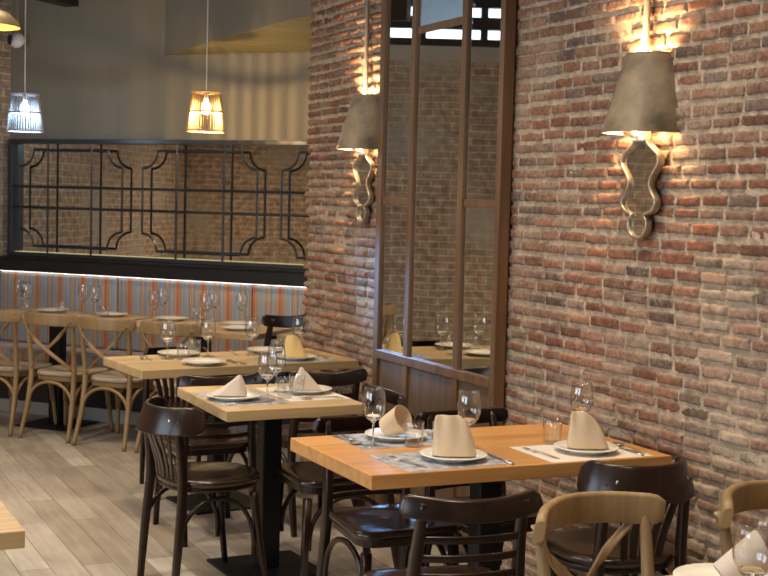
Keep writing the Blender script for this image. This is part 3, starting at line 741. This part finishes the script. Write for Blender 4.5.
ladder.put(-.82, 4.13, 0, R(180), 'dark ladder back chair behind the rolled napkin at the nearest table', 'chair', GD)
ladder.put(-.385, 4.14, 0, R(182), 'dark ladder back chair behind the nearest table, in front of the framed mirror', 'chair', GD)
ladder.put(-.70, 4.96, 0, R(88), 'dark chair at the right end of the small middle table, against the mirror panels', 'chair', GD)
ladder.put(-.955, 5.86, 0, R(0), 'dark chair tucked under the third table, behind the left napkin of the small table', 'chair', GD)
ladder.put(-.44, 5.86, 0, R(3), 'dark chair tucked under the third table, behind the right napkin of the small table', 'chair', GD)
ladder.put(.03, 7.74, 0, face(-.35, .94), 'dark brown chair with high back at the banquette tables next to the brick pier', 'chair', GD).scale = (1, 1, 1.115)
fan.put(-1.205, 5.07, 0, face(.985, .15), 'dark fan back chair facing right at the left end of the small middle table', 'chair', GD)
fan.put(-.345, 3.46, 0, R(-4), 'dark curved back chair under the right end of nearest table by the brick wall', 'chair', GD).scale = (1, 1, 1.05)
fan.put(-.80, 6.72, 0, R(180), 'dark fan back chair on the far side of the third table', 'chair', GD)
nx, ny = math.cos(R(41)), math.sin(R(41))
for (x, y), lab in (((-1.5, 8.71), 'light cross back chair cut off at the left edge of the row'), ((-1.2, 8.37), 'light cross back chair in the banquette row, second from the left edge'), ((-.935, 8.0), 'light cross back chair in the banquette row, directly left of the third table corner'), ((-.63, 7.65), 'light cross back chair half hidden behind the wine glasses of the third table')):
    c_ = cross.put(x+.27*nx, y+.27*ny, 0, face(nx, ny), lab, 'chair', GX); c_.scale = (.97, .97, .957)
c_ = cross.put(-.955, 2.395, 0, face(.176, -.985), 'light cross back chair in the foreground below the front right napkin', 'chair', GX); c_.scale = (1, 1, 1)
cross.put(-.42, 2.36, 0, face(.22, -.975), 'light cross back chair cut by the right edge, against the brick wall', 'chair', GX).scale = (1, 1, 1)

# ------------------------------------------------------------------ tables
def table(name, corners, thick, topm, label, ped, group=None, plate=.40, col=.085):
    """corners: four plan points, counter-clockwise"""
    cx = sum(c[0] for c in corners)/4; cy = sum(c[1] for c in corners)/4
    dx, dy = corners[1][0]-corners[0][0], corners[1][1]-corners[0][1]; ang = math.atan2(dy, dx)
    root = empty('dining_table', (cx, cy, 0), ang); tag(root, label, 'table', group)
    inv = Matrix.Rotation(-ang, 2)
    loc = [inv @ Vector((c[0]-cx, c[1]-cy)) for c in corners]
    b = MB(); b.prism([(p.x, p.y) for p in loc], .75-thick, .75, .003, 2); b.build('tabletop', topm, root)
    for px, py in ped:
        q = inv @ Vector((px-cx, py-cy))
        b = MB(); b.box(q.x-col/2, q.x+col/2, q.y-col/2, q.y+col/2, .012, .75-thick-.012, .006); b.box(q.x-.17, q.x+.17, q.y-.17, q.y+.17, .75-thick-.012, .75-thick); b.build('column', M['postmetal'], root)
        b = MB(); b.box(q.x-plate/2, q.x+plate/2, q.y-plate/2, q.y+plate/2, 0, .011, .003); b.build('base_plate', M['postmetal'], root)
    return root
GT = 'wood topped pedestal tables'
table('', [(-1.19, 3.525), (-.085, 3.485), (-.085, 4.17), (-1.19, 4.19)], .047, M['table_lamplit'], 'lamplit oak table nearest the camera, set for four against the brick wall', [(-.60, 3.84)], GT)
table('', [(-1.222, 4.78), (-.612, 4.80), (-.612, 5.45), (-1.212, 5.47)], .042, M['table_pale'], 'small square oak table with two upright napkins, middle of the row', [(-.905, 5.14)], GT)
table('', [(-1.215, 6.03), (-.02, 6.16), (-.07, 6.74), (-1.262, 6.60)], .043, M['table_pale'], 'pale oak table with bare plates and one yellow napkin, third from the camera', [(-.72, 6.36)], GT)
cb = Vector((-.133, 7.459)); db = Vector((-math.sin(R(41)), math.cos(R(41)))); nb = Vector((nx, ny))
def t4(t, d): p = cb+db*t+nb*d; return (p.x, p.y)
table('', [t4(1.08, 0), t4(0, 0), t4(0, .64), t4(1.08, .64)], .036, M['table_pale'], 'oak table at the banquette under the warm pendant lamp', [t4(.55, .33)], GT)
table('', [t4(2.25, 0), t4(1.14, 0), t4(1.14, .64), t4(2.25, .64)], .036, M['table_pale'], 'oak table at the left of the banquette behind the cross back chairs', [t4(1.68, .30)], GT)
table('', [t4(-.10, .12), t4(-.70, .12), t4(-.70, .60), t4(-.10, .60)], .045, M['table_pale'], 'oak table at the banquette partly hidden by the brick pier', [t4(-.4, .42)], GT)
table('', [(-1.25, 1.66), (-.10, 1.66), (-.10, 2.33), (-1.25, 2.33)], .045, M['table_pale'], 'foreground table at the bottom right corner, mostly out of the frame', [(-.65, 2.0)], GT)
table('', [(-3.2, 3.20), (-2.28, 3.22), (-2.28, 3.86), (-3.2, 3.86)], .045, M['table_pale'], 'bare pale oak table corner at the lower left edge', [(-2.75, 3.53)], GT)

# ------------------------------------------------------------------ tableware
ZT = .7502
def make_plate():
    b = MB(); b.lathe([(0, .004), (.06, .004), (.066, 0), (.072, .001), (.076, .006), (.110, .0175), (.1115, .019), (.110, .0205), (.076, .0105), (.070, .009), (0, .0085)], 40)
    return b.build('plate', M['porcelain'])
def make_wine_glass():
    root = empty('wine_glass')
    b = MB(); b.lathe([(0, .0), (.034, .0), (.0352, .001), (.034, .0022), (.012, .006), (0, .007)], 32); b.build('foot', M['thin_glass'], root)
    b = MB(); b.lathe([(0, .0055), (.0085, .007), (.0042, .014), (.0036, .030), (.0034, .070), (.0042, .080), (.010, .0868), (.022, .0945), (.0305, .1045), (.030, .1055), (.021, .0985), (.010, .0935), (0, .0928)], 20); b.build('stem', M['glass'], root)
    b = MB()
    b.lathe([(.0309, .1050), (.033, .108), (.0395, .125), (.0412, .140), (.0405, .160), (.0375, .182), (.0345, .203), (.0336, .2035), (.0328, .203), (.0362, .182), (.0392, .160), (.0399, .140), (.0382, .126), (.0322, .1095), (.0303, .1062)], 36)
    b.build('bowl', M['thin_glass'], root)
    return root
def make_tumbler():
    b = MB(); b.lathe([(0, 0), (.029, 0), (.031, .002), (.0345, .084), (.0340, .085), (.0330, .0845), (.0295, .012), (.027, .009), (0, .009)], 32)
    return b.build('tumbler', M['thin_glass'])
def make_fork():
    b = MB(); W = lambda w, h: rrect(w, h, min(w, h)*.4, 2)
    b.sweep(bez([(0, -.095, .0015), (0, -.05, .004), (0, .0, .006), (0, .03, .0045), (0, .045, .0035)], 5), lambda t: W(.0095-.005*t if t < .6 else .0065+.034*(t-.6), .0022), ref=(0, 0, 1))
    for k in range(4):
        x = -.0082+.00547*k; b.sweep([(x, .044, .0035), (x, .065, .003), (x, .095, .006)], W(.0026, .0018), ref=(0, 0, 1))
    return b.build('fork', M['steel'])
def make_knife():
    b = MB(); b.sweep([(0, -.105, .0025), (0, -.05, .0028), (0, 0, .0028)], rrect(.011, .0045, .0015, 2), ref=(0, 0, 1))
    b.prism([(-.006, 0), (.006, 0), (.0085, .04), (.007, .09), (.001, .108), (-.006, .10)], .0015, .0035, .0005)
    return b.build('knife', M['steel'])
def make_spoon():
    b = MB(); b.sweep(bez([(0, -.095, .0015), (0, -.04, .004), (0, .02, .006), (0, .045, .004)], 5), lambda t: rrect(.0095-.005*t, .0022, .0009, 2), ref=(0, 0, 1))
    b.lathe([(0, .0005), (.010, .001), (.017, .004), (.020, .0075), (.019, .0078), (.016, .005), (0, .002)], 20, mat4=Matrix.Translation((0, .068, 0)) @ Matrix.Scale(1.35, 4, (0, 1, 0)))
    return b.build('spoon', M['steel'])
def make_mat(m):
    b = MB(); b.box(-.20, .20, -.14, .14, 0, .0006); return b.build('placemat', m)
plate, wine, tumb, fork, knife, spoon = Proto(make_plate()), Proto(make_wine_glass()), Proto(make_tumbler()), Proto(make_fork()), Proto(make_knife()), Proto(make_spoon())
pmat = Proto(make_mat(M['paper'])); pmat2 = Proto(make_mat(M['white_paper']))
N1, N2, N3 = 'the nearest table', 'the small middle table', 'the third table'
GP, GW, GG, GC, GM = 'white plates laid on the tables', 'stemmed wine glasses', 'straight water tumblers', 'pieces of steel cutlery', 'paper placemats'
ZM = ZT+.0008
pmat.put(-.865, 3.675, ZT, R(2), 'blue-grey printed placemat at the front left place of the nearest table', 'placemat', GM)
pmat.put(-.84, 4.045, ZT, R(181), 'grey printed placemat under the rolled napkin plate of the nearest table', 'placemat', GM)
pmat2.put(-.345, 3.645, ZT, R(-1), 'cream placemat at the front right place of the nearest table', 'placemat', GM)
pmat.put(-1.055, 5.10, ZT, R(-88), 'grey placemat under the left plate of the small middle table', 'placemat', GM)
pmat2.put(-.755, 5.15, ZT, R(91), 'cream placemat under the right plate of the small middle table', 'placemat', GM)
pmat.put(-.33, 6.29, ZT, R(6), 'placemat under the yellow napkin plate of the third table', 'placemat', GM)
plate.put(-.845, 4.055, ZM, 0, 'white plate holding the rolled beige napkin, far side of the nearest table', 'plate', GP)
plate.put(-.830, 3.665, ZM, 0, 'white plate at the front left of the nearest table with tall folded napkin', 'plate', GP)
plate.put(-.330, 3.635, ZM, 0, 'white plate at the front right of the nearest table below the brick wall', 'plate', GP)
plate.put(-1.095, 5.07, ZM, 0, 'white plate at the left of the small middle table under slanting napkin', 'plate', GP)
plate.put(-.728, 5.165, ZM, 0, 'white plate at the right of the small middle table under pointed napkin', 'plate', GP)
plate.put(-.875, 6.56, ZT, 0, 'bare white plate at the back left of the third table', 'plate', GP)
plate.put(-.860, 6.185, ZM, 0, 'bare white plate at the front left of the third table', 'plate', GP)
plate.put(-.37, 6.585, ZT, 0, 'bare white plate at the back right of the third table behind the glass', 'plate', GP)
plate.put(-.335, 6.27, ZM, 0, 'white plate under the yellow napkin on the third table', 'plate', GP)
for t, d, lab in ((1.87, .50, 'white plate on the left banquette table, leftmost of the row'), (1.38, .50, 'white plate on the left banquette table above the middle cross back chair'), (.90, .50, 'white plate on the warm lit banquette table above the third cross back chair'), (.36, .47, 'white plate at the right of the warm lit banquette table, far side'), (.22, .22, 'white plate at the right of the warm lit banquette table, near side')):
    x, y = t4(t, d); plate.put(x, y, ZT, 0, lab, 'plate', GP)
plate.put(-.945, 2.215, ZT, 0, 'white plate cut by the bottom edge on the foreground right table', 'plate', GP)
x, y = t4(-.35, .35); plate.put(x, y, ZT, 0, 'white plate seen through the gap of the dark chair by the pier', 'plate', GP)
for x, y, lab in ((-.983, 3.955, 'wine glass at the left of the nearest table, before the rolled napkin'), (-.705, 3.79, 'wine glass in the middle of the nearest table right of the tall napkin'), (-.20, 3.86, 'wine glass hidden up to its bowl behind the front right napkin'),
                  (-.968, 5.01, 'wine glass on the small middle table, front one of the pair'), (-.86, 5.19, 'wine glass on the small middle table, rear one of the pair'),
                  (-.972, 6.44, 'leftmost wine glass on the third table'), (-.745, 6.47, 'second wine glass from the left on the third table'), (-.49, 6.50, 'third wine glass from the left on the third table'), (-.20, 6.55, 'wine glass behind the yellow napkin of the third table'),
                  (-1.06, 2.0, 'wine glass in the bottom right corner in front of the napkin')):
    wine.put(x, y, ZT, random.random()*6, lab, 'wine glass', GW)
for t, d, lab in ((2.21, .55, 'wine glass at the extreme left edge on the banquette table'), (2.12, .50, 'second wine glass from the left edge on the left banquette table'), (2.02, .40, 'third wine glass from the left edge, left of the first banquette plate'), (1.66, .56, 'wine glass between the two plates of the left banquette table, left one'), (1.55, .54, 'wine glass between the two plates of the left banquette table, right one'),
                  (1.03, .585, 'wine glass left of the plate on the warm lit banquette table, left one'), (.93, .33, 'wine glass before the plate of the warm lit banquette table'), (.56, .37, 'wine glass in the middle of the warm lit banquette table, near one'), (.63, .585, 'wine glass in the middle of the warm lit banquette table, far one'), (.42, .60, 'rightmost wine glass on the warm lit banquette table')):
    x, y = t4(t, d); wine.put(x, y, ZT, 0, lab, 'wine glass', GW)
for x, y, lab in ((-.852, 3.905, 'water tumbler in front of the rolled napkin on the nearest table'), (-.760, 3.875, 'water tumbler half hidden behind the tall napkin on the nearest table'), (-.36, 3.80, 'water tumbler left of the front right napkin on the nearest table'),
                  (-.875, 5.045, 'water tumbler beside the front wine glass of the small middle table'), (-.80, 5.10, 'water tumbler nearer the pointed napkin of the small middle table'),
                  (-.90, 6.40, 'water tumbler right of the leftmost glass on the third table'), (-.80, 6.53, 'water tumbler left of the second wine glass on the third table'), (-.36, 6.44, 'water tumbler left of the yellow napkin on the third table')):
    tumb.put(x, y, ZM, 0, lab, 'tumbler', GG)
for t, d, lab in ((1.97, .33, 'water tumbler on the left banquette table by the left glasses'), (1.74, .42, 'water tumbler left of the leftmost banquette plate'), (1.33, .34, 'water tumbler at the right end of the left banquette table'), (.78, .60, 'water tumbler beside the plate of the warm lit banquette table'), (.50, .22, 'water tumbler at the right of the warm lit banquette table')):
    x, y = t4(t, d); tumb.put(x, y, ZT, 0, lab, 'tumbler', GG)
ZC = ZM+.0002
fork.put(-1.0, 3.655, ZC, R(10), 'fork left of the tall napkin plate on the nearest table', 'fork', GC)
knife.put(-.688, 3.625, ZC, R(-2), 'knife right of the tall napkin plate on the nearest table', 'knife', GC)
fork.put(-.505, 3.645, ZC, R(5), 'fork left of the front right plate on the nearest table', 'fork', GC)
knife.put(-.185, 3.61, ZC, R(-3), 'knife right of the front right plate on the nearest table', 'knife', GC)
spoon.put(-.160, 3.625, ZC, R(-4), 'spoon beside the knife at the right end of the nearest table', 'spoon', GC)
knife.put(-1.008, 4.06, ZC, R(178), 'knife beside the rolled napkin plate, far side of the nearest table', 'knife', GC)
spoon.put(-1.030, 4.07, ZC, R(183), 'spoon at the far left corner of the nearest table', 'spoon', GC)
fork.put(-.70, 4.06, ZC, R(181), 'fork right of the rolled napkin plate on the nearest table', 'fork', GC)
knife.put(-1.07, 4.945, ZC, R(-86), 'knife in front of the left plate on the small middle table', 'knife', GC)
fork.put(-.74, 5.005, ZC, R(88), 'fork in front of the pointed napkin plate on the small middle table', 'fork', GC)
spoon.put(-.735, 4.975, ZC, R(85), 'spoon nearest the edge before the pointed napkin on the small middle table', 'spoon', GC)
knife.put(-.70, 6.20, ZC, R(0), 'knife right of the front bare plate on the third table', 'knife', GC)
fork.put(-.675, 6.205, ZC, R(8), 'fork right of the knife by the front bare plate on the third table', 'fork', GC)
fork.put(-1.095, 6.48, ZT+.0002, R(170), 'fork at the left end of the third table', 'fork', GC)
knife.put(-1.065, 6.50, ZT+.0002, R(176), 'knife left of the back bare plate on the third table', 'knife', GC)
knife.put(-.56, 6.60, ZT+.0002, R(172), 'knife left of the back right plate on the third table', 'knife', GC)
spoon.put(-.165, 6.34, ZC, R(10), 'spoon right of the yellow napkin on the third table', 'spoon', GC)

# ------------------------------------------------------------------ napkins
def loft_napkin(rings, m, name='napkin', thick=.003):
    b = MB(); n = len(rings[0]); vs = [p for r_ in rings for p in r_]; fs = []
    for i in range(len(rings)-1):
        for k in range(n-1): fs.append([i*n+k, i*n+k+1, (i+1)*n+k+1, (i+1)*n+k])
    b.add(vs, fs, True); o = b.build(name, m, fixn=False)
    md = o.modifiers.new('thickness', 'SOLIDIFY'); md.thickness = thick; md.offset = 0
    ms = o.modifiers.new('smooth', 'SUBSURF'); ms.levels = 1; ms.render_levels = 2
    return o
def standing(sil, d, m, fold=.0):
    """folded napkin stood on the plate: sheet closed around a silhouette of (height, left, right)"""
    rings = []; n = 27; zt_ = sil[-1][0]
    for z, xl, xr in sil:
        row = []; t = z/zt_
        for k in range(n):
            a = 2*math.pi*k/(n-1)+.5
            dd = d/2*(1-t)**.7+.004
            c = math.cos(a); x = (xl+xr)/2+(xr-xl)/2*math.copysign(abs(c)**.85, c)
            y = dd*math.sin(a)*(1+.18*math.sin(2*a+1))+.006*t*math.sin(3*x*40)
            row.append((x, y, z))
        rings.append(row)
    return loft_napkin(rings, m)
def rolled(r0, r1, length, tilt, m):
    """loose roll leaning on the plate with its open mouth raised"""
    rings = []; n = 33
    for i in range(9):
        t = i/8; row = []; rr = r0+(r1-r0)*t
        for k in range(n):
            a = 2*math.pi*1.15*k/(n-1)+math.pi*1.3; q = rr*(1+.10*k/(n-1))
            s1, s2 = q*math.cos(a)*1.05, q*math.sin(a); l_ = length*t*(1+.10*math.sin(a))
            row.append((l_*math.cos(tilt)-s2*math.sin(tilt), s1, max(.0015, l_*math.sin(tilt)+s2*math.cos(tilt)+r0*.5)))
        rings.append(row)
    return loft_napkin(rings, m)
ZN = ZM+.0125
GN = 'folded linen napkins'
def putn(o, x, y, rz, label): o.location = (x, y, ZN); o.rotation_euler = (0, 0, rz); tag(o, label, 'napkin', GN)
cr = R(-26)   # broadside to the aisle
putn(standing([(0, -.070, .076), (.045, -.067, .066), (.09, -.065, .050), (.12, -.064, .030), (.128, -.060, .018), (.131, -.058, .012)], .075, M['napkin']), -.83, 3.665, cr, 'tall beige napkin standing at the front left of the nearest table')
putn(standing([(0, -.070, .074), (.05, -.066, .052), (.09, -.062, .030), (.112, -.061, .004), (.121, -.058, -.012), (.124, -.056, -.018)], .075, M['napkin']), -.325, 3.635, cr, 'beige napkin standing before the brick wall, front right of the nearest table')
putn(rolled(.040, .043, .080, R(36), M['napkin']), -.862, 4.085, R(-62), 'beige napkin rolled open like a cone at the far side of the nearest table')
putn(standing([(0, -.078, .070), (.025, -.042, .068), (.05, -.006, .060), (.075, .024, .050), (.087, .036, .042)], .075, M['napkin_pink']), -1.10, 5.095, cr, 'pale napkin slanting up to the right on the small middle table')
putn(standing([(0, -.060, .070), (.03, -.054, .044), (.06, -.041, .018), (.085, -.028, -.008), (.098, -.022, -.016)], .08, M['napkin_pink']), -.735, 5.16, cr, 'pale pointed pyramid napkin at the right of the small middle table')
putn(standing([(0, -.060, .068), (.04, -.058, .045), (.08, -.055, .025), (.105, -.049, .008), (.112, -.036, -.004)], .08, M['napkin_yellow']), -.335, 6.27, cr, 'straw yellow napkin standing on the third table')
putn(rolled(.032, .040, .11, R(38), M['napkin_pink']), -.975, 2.185, R(-25), 'pale napkin rolled on the foreground plate at the bottom right corner')

# ------------------------------------------------------------------ world and view
w = bpy.data.worlds.new('World'); S.world = w; w.use_nodes = True
bg = w.node_tree.nodes['Background']; bg.inputs[0].default_value = (.62, .78, 1., 1); bg.inputs[1].default_value = 1.5
S.view_settings.view_transform = 'Standard'; S.view_settings.look = 'None'; S.view_settings.gamma = 1; S.view_settings.use_curve_mapping = False
S.view_settings.exposure = 0.0
S.cycles.max_bounces = 14; S.cycles.transmission_bounces = 12; S.cycles.glossy_bounces = 8; S.cycles.diffuse_bounces = 4
S.cycles.sample_clamp_indirect = 6
S.cycles.use_denoising = True
